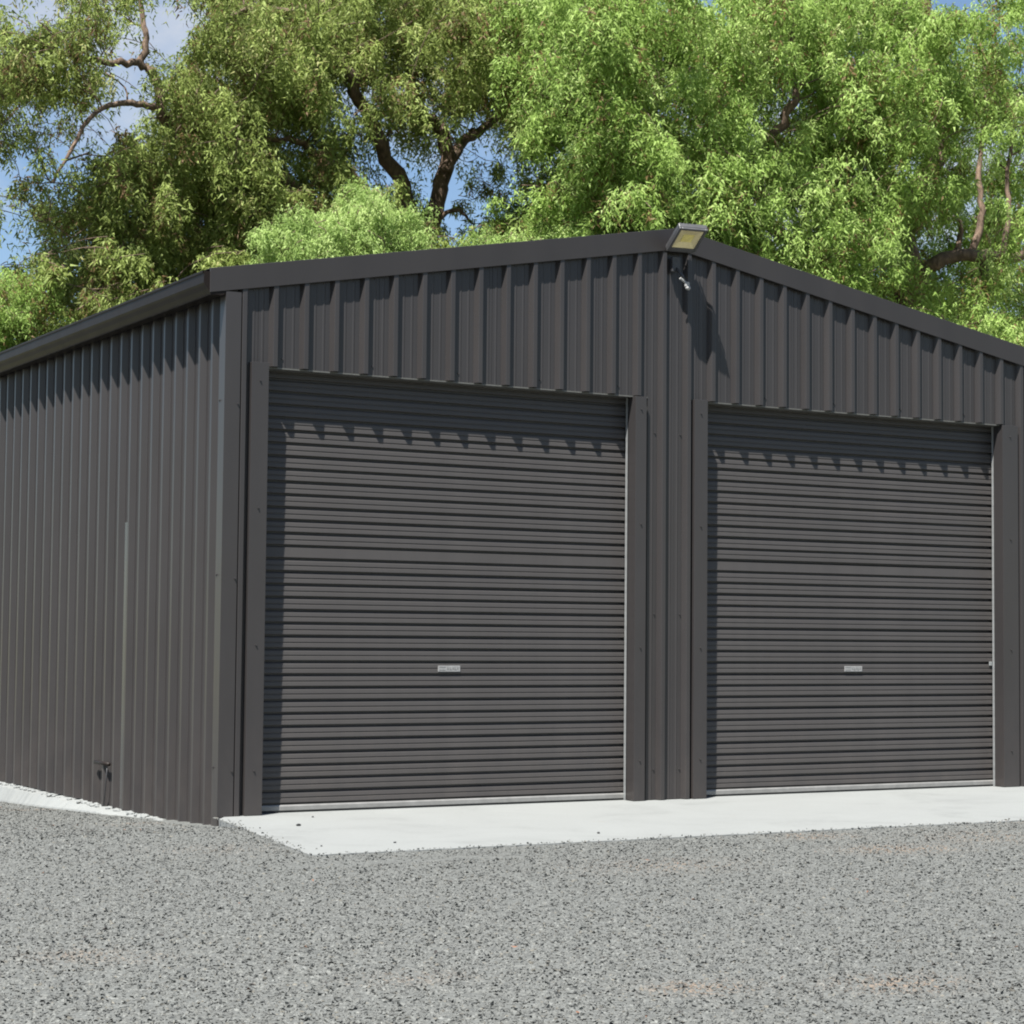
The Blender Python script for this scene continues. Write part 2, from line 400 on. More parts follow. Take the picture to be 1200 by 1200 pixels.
# gutters
def gutter(X, sgn):
    prof = [(.095, .128), (.095, .018), (.088, .004), (.072, 0), (.012, 0), (.004, .006), (-.010, .030), (-.030, .050), (-.036, .062), (-.036, .112),
            (-.043, .118), (-.043, .128), (-.034, .133), (-.026, .128), (-.028, .118), (-.031, .064), (-.024, .052), (-.006, .034), (.009, .010), (.016, .004), (.070, .004), (.086, .010), (.091, .022), (.091, .128)]
    o = extrude('gutter', prof, -.033, 8.977, lambda t, p, q: (X + sgn * -1 * (p - .0) if sgn > 0 else X + p, t, 2.905 + q), GUTP, caps=False)
    part(o)
    cap = [(.095, .128), (.095, .018), (.088, .004), (.072, 0), (.012, 0), (.004, .006), (-.010, .030), (-.030, .050), (-.036, .062), (-.036, .112), (-.043, .128)]
    for y0, y1 in ((-.0355, -.0332), (8.9772, 8.979)):
        c = extrude('gutter_end_cap', cap, y0, y1, lambda t, p, q: (X - p if sgn > 0 else X + p, t, 2.905 + q), GUTP); part(c)
gutter(-.215, -1); gutter(6.105, 1)
# fascia / eave closure behind the gutter
part(box('eave_fascia', (-.118, -.102, .0, 8.9, 2.955, 3.035), GUTP)); part(box('eave_fascia', (5.992, 6.008, .0, 8.9, 2.955, 3.035), GUTP))
# corner flashings
part(extrude('corner_flashing', [(-.117, .050), (-.117, -.038), (-.024, -.038), (-.024, -.004), (-.028, -.004), (-.028, -.034), (-.113, -.034), (-.113, .050)], -.055, 2.93, lambda t, p, q: (p, q, t), PAINT))
part(extrude('corner_flashing', [(6.017, .050), (6.017, -.038), (5.925, -.038), (5.925, -.004), (5.929, -.004), (5.929, -.034), (6.013, -.034), (6.013, .050)], -.03, 2.93, lambda t, p, q: (p, q, t), PAINT))
# door jamb flashings: folded channels standing on the slab
def jamb(x0, x1, inner, top):
    # inner = x of the reveal edge (x0 or x1)
    if inner == x1: prof = [(x0, .0), (x0, -.038), (x1, -.038), (x1, .055), (x1 - .003, .055), (x1 - .003, -.035), (x0 + .003, -.035), (x0 + .003, .0)]
    else: prof = [(x1, .0), (x1, -.038), (x0, -.038), (x0, .055), (x0 + .003, .055), (x0 + .003, -.035), (x1 - .003, -.035), (x1 - .003, .0)]
    o = extrude('door_jamb', prof, .003, top, lambda t, p, q: (p, q, t), PAINT)
    b = o.modifiers.new('bevel', 'BEVEL'); b.width = .002; b.segments = 2
    return part(o)
jamb(.046, .150, .150, 2.545)
jamb(2.632, 2.714, 2.632, HL - .006)
jamb(3.080, 3.182, 3.182, 2.53)
jamb(5.700, 5.844, 5.700, HL - .006)
# lintel trims: head flashing under the gable sheets
for a, b in ((.152, 2.742), (3.184, 5.742)):
    o = extrude('lintel_trim', [(-.004, -.001), (-.004, -.009), (.16, -.009), (.16, -.001)], a, b, lambda t, p, q: (t, p, HL + q), TRIMM); part(o)
    part(box('lintel_beam', (a, b, .05, .09, HL + .01, HL + .17), BACKM))

# roller doors ----------------------------------------------------------
DY = .094; PITCH = .0735
def slat_mesh(x0, x1, flat=False):
    d = .0075
    if flat: prof = [(0, .0), (.0015, -.0110), (.0125, -.0110), (.0135, .0090), (.0155, .0104), (.0690, .0052), (.0735, 0)]
    else: prof = [(0, 0), (.0015, -.0110), (.0125, -.0110), (.0135, .0090), (.0155, .0108), (.0360, .0086), (.0385, .0050), (.0425, .0050), (.0450, .0080), (.0640, .0060), (.0690, .0040), (.0735, 0)]
    me = bpy.data.meshes.new('slat'); V = []; F = []
    nxs = 24; n = len(prof)
    for i in range(nxs + 1):
        x = x0 + (x1 - x0) * i / nxs
        for z, e in prof: V.append((x, -e, z))
    for i in range(nxs):
        for k in range(n - 1): F.append((i * n + k, (i + 1) * n + k, (i + 1) * n + k + 1, i * n + k + 1))
    me.from_pydata(V, [], F); me.materials.append(DOORP); me.update(); return me
def roller(x0, x1, lab, gx):
    door = part(box('roller_door', (x0, x1, DY + .014, DY + .022, .012, 2.62), BACKM)); door['label'] = lab
    A = slat_mesh(x0, x1); B = slat_mesh(x0, x1, True)
    for k in range(35):
        o = bpy.data.objects.new('slat', B if k in (19,) else A); COL.objects.link(o)
        o.parent = door; o.matrix_parent_inverse = Matrix.Identity(4)
        o.location = (0, DY + rnd.uniform(-.0004, .0004), .042 + k * PITCH)
        o.rotation_euler = (rnd.uniform(-.012, .012), rnd.uniform(-.00035, .00035), 0)
    rail = extrude('bottom_rail', [(DY + .001, .045), (DY - .012, .043), (DY - .016, .036), (DY - .016, .014), (DY - .012, .011), (DY + .001, .011)], x0, x1, lambda t, p, q: (t, p, q), ALU)
    rail.parent = door
    seal = box('rubber_seal', (x0, x1, DY - .010, DY + .001, .001, .0108), RUBBER); seal.parent = door
    return door
d1 = roller(.08, 2.655, 'roller door on the left, lock plate near its middle', 0)
d2 = roller(3.11, 5.745, 'roller door on the right, beside the right hand corner', 0)
# lock plates with worn print
def lockplate(px, door):
    z0 = .042 + 10.78 * PITCH
    z0 = .042 + 10 * PITCH + .020 + .0
    zc = .835
    k = math.floor((zc - .042) / PITCH); z0 = .042 + k * PITCH + .021
    o = box('lock_plate', (px, px + .150, DY - .0145, DY - .0090, z0, z0 + .036), LABELM, door, bev=.0015)
    marks = [(.008, .050), (.062, .072), (.078, .092), (.098, .106), (.111, .124), (.130, .136)]
    bs = []
    for i, (a, b) in enumerate(marks):
        if i == 0: bs += [(px + a, px + b, DY - .0151, DY - .0146, z0 + .008, z0 + .011), (px + a, px + b, DY - .0151, DY - .0146, z0 + .026, z0 + .029)]
        else: bs += [(px + a, px + b, DY - .0151, DY - .0146, z0 + .009 + .004 * (i % 2), z0 + .014 + .004 * (i % 2)), (px + a, px + a + .004, DY - .0151, DY - .0146, z0 + .0145 + .004 * (i % 2), z0 + .027)]
    boxes('plate_print', bs, INKM, o)
lockplate(1.316, d1); lockplate(4.389, d2)
boxes('lock_bolt', [(5.675, 5.70, DY - .018, DY - .0095, .838, .866)], GALV, d2, bev=.003)
# galvanised guides
def guide(x0, x1, s):
    # U channel the curtain runs in; lip in front of the slats
    prof = [(x0, DY - .016), (x0, DY - .045), (x1, DY - .045), (x1, DY + .03), (x1 + s * .003, DY + .03), (x1 + s * .003, DY - .048), (x0 - s * .002, DY - .048), (x0 - s * .002, DY - .016)]
    part(extrude('door_guide', prof, .002, 2.53, lambda t, p, q: (p, q, t), GALV))
guide(2.634, 2.655, 1); guide(5.706, 5.745, 1); guide(.175, .10, -1); guide(3.205, 3.13, -1)

# footing left of the slab: rough concrete edge under the side wall
V = []; F = []; ys = np.arange(-.06, 9.0, .03)
for i, y in enumerate(ys):
    g = float(gh(-.2, y))
    jx = rnd.uniform(-.012, .012); jz = rnd.uniform(-.007, .005)
    w = .055 + .05 * min(1, max(0, (y + .1) / 3))
    V += [(-.077, y, -.083), (-.125 + jx * .4, y, -.083 + jz), (-.125 - w * .6 + jx, y, -.089 + jz), (-.13 - w + jx, y, min(-.104 + jz, g + .01)), (-.15 - w + jx, y, g - .04)]
for i in range(len(ys) - 1):
    for k in range(4): F.append((i * 5 + k, i * 5 + 5 + k, i * 5 + 6 + k, i * 5 + 1 + k))
part(raw('footing', V, F, CONC))
# mortar crumbs left against the cladding
crumbs = bmesh.new()
for i in range(90):
    y = rnd.uniform(0.1, 4.6); r = rnd.uniform(.010, .024)
    mtx = Matrix.Translation((-.122 - rnd.uniform(0, .045), y, -.082)) @ Matrix.Diagonal((1, 1.5, .7, 1)) @ Matrix.Rotation(rnd.uniform(0, 6), 4, (rnd.random(), rnd.random(), 1))
    bmesh.ops.create_icosphere(crumbs, subdivisions=1, radius=r, matrix=mtx)
me = bpy.data.meshes.new('mortar_crumbs'); crumbs.to_mesh(me); crumbs.free()
o = link('mortar_crumbs', me, CONC); part(o); o['kind'] = 'stuff'

# lapped edge strip on the side wall
part(extrude('lap_strip', [(-.1155, 1.508), (-.1180, 1.510), (-.1180, 1.566), (-.1155, 1.568)], -.07, 1.70, lambda t, p, q: (p, q, t), LAPM))

# screws
sm = bmesh.new()
bmesh.ops.create_cone(sm, cap_ends=True, segments=8, radius1=.007, radius2=.007, depth=.002, matrix=Matrix.Translation((0, 0, .001)))
bmesh.ops.create_cone(sm, cap_ends=True, segments=6, radius1=.0045, radius2=.004, depth=.005, matrix=Matrix.Translation((0, 0, .005)))
SCREW = bpy.data.meshes.new('screw'); sm.to_mesh(SCREW); sm.free(); SCREW.materials.append(PAINT)
def screw(loc, nrm):
    o = bpy.data.objects.new('screw', SCREW); COL.objects.link(o); o.parent = shed
    o.matrix_parent_inverse = Matrix.Translation((-CXR, 0, 0))
    o.location = loc; o.rotation_euler = Vector(nrm).to_track_quat('Z', 'Y').to_euler()
for z in (.25, 1.32, 2.30): screw((-.036, -.038, z), (0, -1, 0)); screw((-.117, .03, z + .02), (-1, 0, 0)); screw((5.97, -.038, z), (0, -1, 0))
for z in (.19, 1.16, 2.30): screw((2.80, 0, z), (0, -1, 0)); screw((2.995, 0, z), (0, -1, 0))
for z in (.25, .95, 1.72, 2.44):
    screw((.098, -.038, z), (0, -1, 0)); screw((2.674, -.038, z), (0, -1, 0)); screw((3.13, -.038, z), (0, -1, 0)); screw((5.77, -.038, z), (0, -1, 0))
for k in range(0, 22, 2):
    for z in (.12, 1.28, 2.42): screw((-.087, .20 + SP * k, z + rnd.uniform(-.01, .01)), (-1, 0, 0))
for i in range(1, 31, 3):
    if i in (15, 16): continue
    screw((i * P + .055, 0, HL + .05), (0, -1, 0))

# small hooded outlet low on the side wall, with a thin dark line built as a tube below it
out = empty('wall_outlet', (-.116, 1.9, .16), 'small dark horizontal bar with a thin dark line below it, low on the side wall', 'outlet')
def rel(o, root, p=None):
    o.parent = root; o.matrix_parent_inverse = Matrix.Translation(root.location).inverted(); return o
v, f = tube_vf([(-.122, 1.765, .186), (-.122, 1.9, .187), (-.122, 2.035, .186)], [.0115] * 3, 10)
rel(raw('bar', v, f, GUTP, smooth=True), out)
v, f = tube_vf([(-.121, 1.80, .172), (-.122, 1.815, .08), (-.121, 1.84, -.01), (-.121, 1.85, -.085)], [.004] * 4, 8)
rel(raw('dark_line', v, f, DARKM, smooth=True), out)

# ---------------------------------------------------------------- floodlight with sensor
FL = Vector((2.930, -.160, 3.520))
fl = empty('floodlight', FL, 'tilted rectangular floodlight on the apex of the garage gable', 'floodlight')
wv = Vector((.22, -.035, 0)).normalized(); hv = Vector((-.03, -.19, .11)); hv = (hv - wv * hv.dot(wv)).normalized(); nv = wv.cross(hv)   # faces out and down
if nv.z > 0: nv = -nv
FM = Matrix((( wv.x, hv.x, nv.x, FL.x), (wv.y, hv.y, nv.y, FL.y), (wv.z, hv.z, nv.z, FL.z), (0, 0, 0, 1)))
def flp(name, bs, m, bev=0, par=None):
    o = boxes(name, bs, m, None, bev)
    o.data.transform(FM); o.data.update()
    if FM.determinant() < 0: o.data.flip_normals()
    return rel(o, fl) if par is None else o
w, h = .098, .112
flp('housing', [(-w, w, -h, h, -.034, -.004)], GREYM, .004)
flp('cooling_fins', [(-w + .02 + i * .022, -w + .026 + i * .022, -h + .015, h - .015, -.050, -.0345) for i in range(9)], GREYM)
flp('bezel', [(-w, -w + .018, -h, h, -.0035, .010), (w - .018, w, -h, h, -.0035, .010), (-w + .0185, w - .0185, h - .018, h, -.0035, .010), (-w + .0185, w - .0185, -h, -h + .034, -.0035, .010)], GREYM, .002)
REFL = simple('reflector', (.85, .74, .42), .3, .25, .05)
LEDM = simple('led_chip', (.88, .76, .25), .5)
GLASS, gnt, gb = mat('lamp_glass')
gt = N(gnt, 'ShaderNodeBsdfTransparent'); gg = N(gnt, 'ShaderNodeBsdfGlossy', inp={'Roughness': .04}); gm = N(gnt, 'ShaderNodeMixShader', inp={0: .09})
gnt.links.new(gt.outputs[0], gm.inputs[1]); gnt.links.new(gg.outputs[0], gm.inputs[2]); gnt.links.new(gm.outputs[0], gnt.nodes['Material Output'].inputs['Surface'])
o = raw('reflector', [FM @ Vector(p) for p in ((-w + .02, -h + .036, .004), (w - .02, -h + .036, .004), (w - .02, h - .02, .004), (-w + .02, h - .02, .004), (-.04, -.025, -.003), (.04, -.025, -.003), (.04, .045, -.003), (-.04, .045, -.003))],
        [(0, 1, 5, 4), (1, 2, 6, 5), (2, 3, 7, 6), (3, 0, 4, 7)], REFL); rel(o, fl)
flp('led_panel', [(-.038, .038, -.024, .044, -.0036, -.002)], LEDM)
flp('lens', [(-w + .0185, w - .0185, -h + .0345, h - .0185, .0052, .0072)], GLASS)
# bracket to the wall
v, f = tube_vf([tuple(FL - nv * .03 + wv * .0), (2.925, -.10, 3.545), (2.925, -.036, 3.53)], [.012, .012, .012], 8)
rel(raw('bracket', v, f, DARKM, smooth=True), fl)
rel(box('mount_plate', (2.895, 2.955, -.052, -.030, 3.33, 3.43), DARKM, bev=.004), fl)
v, f = tube_vf([(2.925, -.040, 3.36), (2.93, -.075, 3.33), (2.94, -.10, 3.30), (2.95, -.10, 3.275)], [.008] * 4, 8)
rel(raw('sensor_arm', v, f, DARKM, smooth=True), fl)
bm = bmesh.new()
bmesh.ops.create_uvsphere(bm, u_segments=14, v_segments=8, radius=.018, matrix=Matrix.Translation((2.968, -.118, 3.222)) @ Matrix.Diagonal((1, 1, .8, 1)))
bmesh.ops.create_cone(bm, cap_ends=True, segments=14, radius1=.018, radius2=.016, depth=.026, matrix=Matrix.Translation((2.965, -.112, 3.246)))
bmesh.ops.create_cone(bm, cap_ends=True, segments=10, radius1=.009, radius2=.008, depth=.055, matrix=Matrix.Translation((2.938, -.108, 3.268)) @ Matrix.Rotation(-1.05, 4, 'Y'))
me = bpy.data.meshes.new('motion_sensor'); bm.to_mesh(me); bm.free()
rel(link('motion_sensor', me, WHITEP), fl)

# ---------------------------------------------------------------- trees
def leaf_batch(C, Rr, Dir, nstr, nleaf, ll, droop, tb):
    """hanging sprays: C centres (k,3), Rr radii; returns vertex array (3 per leaflet) and tint"""
    k = len(C)
    # strand roots over each clump's dome
    ci = np.repeat(np.arange(k), nstr); n = len(ci)
    u = rng.normal(size=(n, 3)); u /= np.linalg.norm(u, axis=1)[:, None]
    rad = Rr[ci] * rng.uniform(.25, 1.0, n) ** .6
    root = C[ci] + u * rad[:, None] * np.array([1.15, 1.15, .8])
    root[:, 2] += .35 * Rr[ci]
    ln = Rr[ci] * rng.uniform(.55, 1.25, n) * droop
    az = rng.uniform(0, 2 * np.pi, n)
    out = np.c_[u[:, 0] * .8 + np.cos(az) * .35, u[:, 1] * .8 + np.sin(az) * .35, np.zeros(n)]
    t = np.tile(np.linspace(0, 1, nleaf), n) + rng.uniform(-.05, .05, n * nleaf)
    si = np.repeat(np.arange(n), nleaf)
    pos = root[si] + out[si] * (ln[si] * (.55 * t - .25 * t * t))[:, None]
    pos[:, 2] += ln[si] * (.12 * t - 1.0 * t ** 1.5)
    pos += rng.normal(scale=.022, size=pos.shape)
    la = rng.uniform(0, 2 * np.pi, len(pos)); dz = rng.uniform(-2.2, .0, len(pos))
    d = np.c_[np.cos(la), np.sin(la), dz]; d /= np.linalg.norm(d, axis=1)[:, None]
    q = rng.normal(size=d.shape) * .6 + np.array([-.37, -.33, .75]) + (pos - C[ci][si]) / Rr[ci][si][:, None] * .45; s = np.cross(d, q); s /= np.linalg.norm(s, axis=1)[:, None]
    L_ = ll * rng.uniform(.65, 1.35, len(pos)); Wd = L_ * rng.uniform(.17, .27, len(pos))
    a = pos - s * (Wd / 2)[:, None] + d * (L_ * .25)[:, None]; b = pos + s * (Wd / 2)[:, None] + d * (L_ * .25)[:, None]; c = pos + d * L_[:, None]
    V = np.stack([a, b, c], 1).reshape(-1, 3)
    tint = np.clip(tb[ci][si] + rng.normal(scale=.10, size=n)[si] + rng.normal(scale=.13, size=len(pos)), 0, 1)
    brown = rng.random(n) < .035
    tint = np.where(brown[si], 0, tint)
    return V, np.repeat(tint, 3)

def spline(pts, n=5):
    out = []
    P_ = [np.array(p, float) for p in pts]
    for i in range(len(P_) - 1):
        p0 = P_[max(i - 1, 0)]; p1 = P_[i]; p2 = P_[i + 1]; p3 = P_[min(i + 2, len(P_) - 1)]
        for k in range(n):
            t = k / n
            out.append(.5 * (2 * p1 + (p2 - p0) * t + (2 * p0 - 5 * p1 + 4 * p2 - p3) * t * t + (3 * p1 - p0 - 3 * p2 + p3) * t ** 3))
    out.append(P_[-1]); return out

def tree(name, label, base, limbs, clumps, dens, leafm, ll=.082, droop=1.0, hue=.5, twig=.016, group=None):
    """limbs: list of (points, r0, r1); clumps: array x,y,z,r,weight"""
    t = empty(name, base, label, 'tree', group)
    V = []; F = []; skel = []
    for pts, r0, r1 in limbs:
        sp = spline(pts, 5); sp = [p + rng.normal(scale=min(.035, r0 * .2), size=3) * (0 < i < len(sp) - 1) for i, p in enumerate(sp)]
        n = len(sp); rad = [r0 + (r1 - r0) * i / (n - 1) for i in range(n)]
        rad = [r * rnd.uniform(.95, 1.06) for r in rad]
        v, f = tube_vf(sp, rad, 9); k = len(V); V += v; F += [tuple(i + k for i in q) for q in f]
        skel += [(p, r) for p, r in zip(sp, rad)]
    SK = np.array([p for p, _ in skel]); SR = np.array([r for _, r in skel])
    # boughs: each clump is reached from the nearest wood, near ones first, so boughs branch from boughs
    todo = clumps[:, :3].copy(); best = np.array([np.min(np.linalg.norm(SK - c, axis=1)) for c in todo])
    for ci in np.argsort(best):
        cc = todo[ci]; d = np.linalg.norm(SK - cc, axis=1) + np.maximum(0, SK[:, 2] - cc[2] + .1) * 1.2
        j = int(np.argmin(d)); s = SK[j]; ln = float(np.linalg.norm(cc - s))
        mid = (s + cc) / 2 + np.array([rnd.uniform(-.12, .12), rnd.uniform(-.12, .12), .14 * ln])
        sp = spline([s, mid, cc + np.array([0, 0, .08])], 3)
        r0 = min(SR[j] * .75, twig * (1 + ln * .5)); r1 = max(.006, r0 * .6)
        rr = [r0 + (r1 - r0) * i / (len(sp) - 1) for i in range(len(sp))]
        v, f = tube_vf(sp, rr, 5)
        k = len(V); V += v; F += [tuple(i + k for i in q) for q in f]
        SK = np.concatenate([SK, np.array(sp[2:])]); SR = np.concatenate([SR, np.array(rr[2:])])
    o = raw('trunk', [tuple(x) for x in V], F, BARK, smooth=True); rel(o, t)
    VV = []; TT = []
    for wgt in sorted(set(clumps[:, 4])):
        s = clumps[clumps[:, 4] == wgt]
        tb = np.clip(hue + rng.normal(scale=.19, size=len(s)), .08, .97)
        nst = max(4, int(dens * wgt)); v, tt = leaf_batch(s[:, :3], s[:, 3], None, nst, 18, ll, droop, tb)
        VV.append(v); TT.append(tt)
    VV = np.concatenate(VV); TT = np.concatenate(TT)
    T = np.arange(len(VV)).reshape(-1, 3)
    VV = VV - np.array(base)
    o = np_mesh('crown', VV, T, leafm, None, tint=TT); o.parent = t; o['kind'] = 'stuff'
    print(name, len(T), 'leaflets', len(clumps), 'clumps')
    return t

def tufts(cl, k, f0=.32, f1=.62):
    """break each clump into k drooping tufts spread over its dome"""
    out = []
    for x, y, z, r, w_ in cl:
        n = k if r < .5 else k + 1
        for i in range(n):
            u = rng.normal(size=3); u[2] = abs(u[2]) * .8 - .25; u /= np.linalg.norm(u)
            p = np.array([x, y, z]) + u * r * rng.uniform(.6, 1.45)
            out.append((p[0], p[1], p[2], r * rng.uniform(f0, f1), w_))
    return out
def in_gap(u, v, gaps, pad):
    for gx_, gy_, rx, ry in gaps:
        if ((u - gx_) / (rx + pad)) ** 2 + ((v - gy_) / (ry + pad)) ** 2 < 1: return True
    return False
def near_line(u, v, lines, pad):
    for ln in lines:
        for (ax, ay), (bx, by) in zip(ln, ln[1:]):
            t = max(0, min(1, ((u - ax) * (bx - ax) + (v - ay) * (by - ay)) / ((bx - ax) ** 2 + (by - ay) ** 2 + 1e-6)))
            if (u - ax - t * (bx - ax)) ** 2 + (v - ay - t * (by - ay)) ** 2 < pad * pad: return True
    return False
LINES = []; LINEY = 0; LPAD = 19
def fill(u0, u1, v0, v1, n, Y0, Y1, gaps, rmin=.28, rmax=.46, wgt=1.0, pad=16, keep=None, mind=0.0):
    out = []; tries = 0
    while len(out) < n and tries < n * 30:
        tries += 1
        u = rng.uniform(u0, u1); v = rng.uniform(v0, v1); Y = rng.uniform(Y0, Y1)
        if in_gap(u, v, gaps, pad): continue
        if LINES and Y < LINEY and near_line(u, v + 12, LINES, LPAD): continue
        if keep is not None and not keep(u, v): continue
        p = at(u, v, Y); r = rng.uniform(rmin, rmax)
        if mind and any((p[0] - q[0]) ** 2 + (p[1] - q[1]) ** 2 + (p[2] - q[2]) ** 2 < mind * mind for q in out): continue
        out.append((p[0], p[1], p[2], r, wgt))
    return out
def ml(pix, Y): return [at(u, v, Y + (dy[0] if dy else 0)) for u, v, *dy in pix]

# big olive pepper tree on the left -------------------------------------
YA = 15.0
ba = at(500, 300, YA); baseA = (ba[0] + .1, YA, float(gh(ba[0], YA)))
limbsA = [
    ([baseA, (baseA[0] - .05, YA, 3.0), at(486, 330, YA), at(488, 296, YA)], .34, .17),
    (ml([(486, 335), (488, 300), (480, 262), (474, 232), (443, 160, -.2), (420, 117, -.4), (396, 60, -.6), (380, 5, -.8), (350, -120, -.9)], YA), .16, .05),
    (ml([(484, 330), (492, 292), (506, 258), (522, 203, .1), (518, 150, .2), (488, 143, .3), (482, 83, .3), (470, 20, .4), (500, -120, .5)], YA), .15, .05),
    (ml([(522, 203), (545, 165, .3), (566, 152, .5), (610, 100, .8), (650, 20, 1.0), (690, -100, 1)], YA), .09, .03),
    (ml([(508, 262), (535, 246, -.2), (552, 262, -.4)], YA), .04, .015),
    (ml([(476, 250), (436, 232, -.3), (410, 205, -.5), (377, 183, -.8), (340, 165, -1), (290, 170, -1.2)], YA), .085, .03),
    (ml([(480, 292), (420, 285, -.3), (366, 250, -.8), (337, 213, -1.0), (318, 200, -1.1), (262, 160, -1.4), (215, 150, -1.6)], YA), .13, .05),
    (ml([(215, 150, -1.6), (193, 140, -1.7), (188, 112, -1.7), (180, 88, -1.7), (163, 77, -1.7), (120, 73, -1.8), (60, 62, -1.9)], YA), .085, .03),
    (ml([(163, 77, -1.7), (172, 50, -1.7), (165, 10, -1.6), (150, -80, -1.6)], YA), .05, .02),
    (ml([(190, 130, -1.7), (160, 122, -1.8), (135, 123, -1.9), (110, 135, -2.0), (83, 180, -2.1), (60, 215, -2.2)], YA), .05, .014),
    (ml([(380, 5, -.8), (340, 14, -1), (300, 12, -1.2), (273, 20, -1.3), (265, 40, -1.4)], YA), .06, .02),
    (ml([(396, 60, -.6), (340, 90, -.2), (300, 110, .3), (240, 90, .6)], YA), .06, .02),
    (ml([(482, 83, .3), (540, 40, .0), (590, 60, -.4), (640, 90, -.7)], YA), .05, .02),
]
gapsA = [(18, 285, 26, 42), (8, 215, 18, 22), (113, 180, 16, 30), (140, 97, 24, 12), (75, 225, 22, 16), (212, 55, 16, 40), (30, 20, 32, 18), (346, 172, 9, 12), (425, 214, 18, 18), (403, 135, 8, 14),
         (478, 95, 3, 6), (580, 212, 34, 40), (515, 165, 9, 8), (530, 262, 26, 18), (262, 112, 8, 6), (30, 150, 12, 22), (150, 150, 16, 10), (500, 222, 14, 10), (560, 250, 18, 14), (170, 105, 14, 12)]
LINES = [[(490, 290), (474, 232), (443, 160), (420, 117), (400, 70)], [(506, 262), (522, 203), (516, 152), (488, 143), (484, 100)], [(440, 232), (377, 183)], [(366, 250), (337, 213)], [(193, 140), (188, 112), (180, 88), (163, 77), (120, 73)], [(185, 128), (135, 123), (110, 135), (86, 175)], [(380, 5), (300, 12), (273, 20)]]; LINEY = YA + .2
shg = lambda G: [(a, b - 12, c, d) for a, b, c, d in G]
GA = shg(gapsA)
clA = fill(-10, 230, -20, 400, 125, YA - 2.6, YA + 1.0, GA, .2, .38, .55, mind=.26)
clA += fill(230, 650, -20, 400, 310, YA - 2.6, YA + 2.2, GA, .22, .42, 1.0, mind=.26)
clA += fill(190, 420, 90, 400, 130, YA - 2.2, YA + 1.8, GA, .2, .4, 1.0, mind=.22)
clA += fill(60, 250, 180, 400, 80, YA - 2.2, YA + 1.8, GA, .2, .4, 1.0, mind=.22)
clA += fill(240, 640, -30, 140, 120, YA - 2.2, YA + 1.8, GA, .2, .4, 1.0, mind=.22)
clA += fill(-20, 100, 40, 330, 26, YA - 2.4, YA - .8, GA, .16, .26, .3, pad=4)
clA += fill(535, 640, 170, 270, 12, YA + .5, YA + 1.5, [], .16, .24, .16)
clA += fill(-350, -20, -250, 460, 70, YA - 2.5, YA + 2, GA, .4, .6, .45)
clA += fill(-300, 700, -420, -20, 150, YA - 3, YA + 3, [], .4, .65, .45)
tree('pepper_tree', 'large olive green weeping tree with forked brown limbs behind the left half of garage', baseA, limbsA, np.array(tufts(clA, 4)), 11, LEAF_OLIVE, ll=.100, droop=2.5, hue=.5, twig=.011)

# fresh green pepper tree on the right -----------------------------------
YB = 12.5
bb = at(1060, 360, YB); baseB = (bb[0], YB, float(gh(bb[0], YB)))
limbsB = [
    ([baseB, (baseB[0] + .05, YB, 3.2), at(1062, 350, YB), at(1060, 290, YB), at(1066, 240, YB), at(1092, 200, YB), at(1100, 120, YB), at(1080, 0, YB), at(1090, -120, YB)], .34, .07),
    (ml([(1060, 345), (1072, 326, -.6), (1098, 309, -1.0), (1141, 299, -1.2), (1185, 304, -1.3), (1240, 280, -1.3), (1300, 240, -1.3)], YB), .13, .05),
    (ml([(1150, 301, -1.2), (1157, 341, -1.25), (1150, 365, -1.3), (1140, 395, -1.3)], YB), .075, .05),
    (ml([(1120, 302, -1.1), (1127, 272, -1.15), (1118, 255, -1.2), (1100, 262, -1.2)], YB), .05, .015),
    (ml([(1138, 299, -1.2), (1150, 256, -1.2), (1147, 200, -1.1), (1155, 130, -1), (1150, 40, -.8)], YB), .06, .02),
    (ml([(1174, 303, -1.3), (1182, 254, -1.3), (1182, 200, -1.2), (1195, 110, -1.1)], YB), .05, .02),
    (ml([(1060, 345), (980, 320, .4), (915, 275, -.4), (897, 248, -.9), (885, 199, -1.3), (908, 161, -1.6), (930, 125, -1.8), (937, 97, -1.9), (929, 50, -2), (940, -60, -2)], YB), .11, .03),
    (ml([(915, 275, -.4), (860, 240, -.2), (832, 170, 0), (815, 140, .2), (780, 60, .3)], YB), .06, .02),
    (ml([(1066, 240), (1010, 160, .6), (970, 60, 1), (960, -80, 1)], YB), .08, .03),
    (ml([(980, 320, .4), (860, 290, 1), (760, 250, 1.2), (700, 180, 1.4), (680, 60, 1.5)], YB), .08, .03),
]
gapsB = [(795, 143, 5, 14), (783, 105, 4, 8), (667, 203, 5, 8), (622, 234, 6, 9), (1100, 12, 26, 12), (1160, 18, 16, 12), (1143, 212, 3, 8), (1095, 287, 14, 9), (580, 212, 40, 40), (1190, 372, 8, 10), (1108, 330, 20, 10), (1130, 285, 30, 8), (1075, 300, 10, 25), (1060, 215, 6, 6), (897, 250, 6, 6), (925, 275, 12, 10)]
LINES = [[(1060, 350), (1060, 285)], [(1070, 330), (1098, 309), (1141, 299), (1190, 304)], [(1150, 301), (1157, 341), (1148, 375)], [(1128, 290), (1127, 272), (1115, 256)], [(1150, 256), (1147, 200)], [(1182, 254), (1182, 210)], [(900, 255), (885, 199), (908, 161), (937, 97)], [(830, 170), (815, 140)]]; LINEY = YB + .2; LPAD = 15
GB = shg(gapsB)
clB = fill(640, 1220, -20, 420, 560, YB - 2.8, YB + 2.2, GB, .22, .42, 1.0, mind=.24)
clB += fill(590, 720, -20, 330, 90, YB - 1.5, YB + 2.2, GB, .22, .4, 1.0, mind=.22)
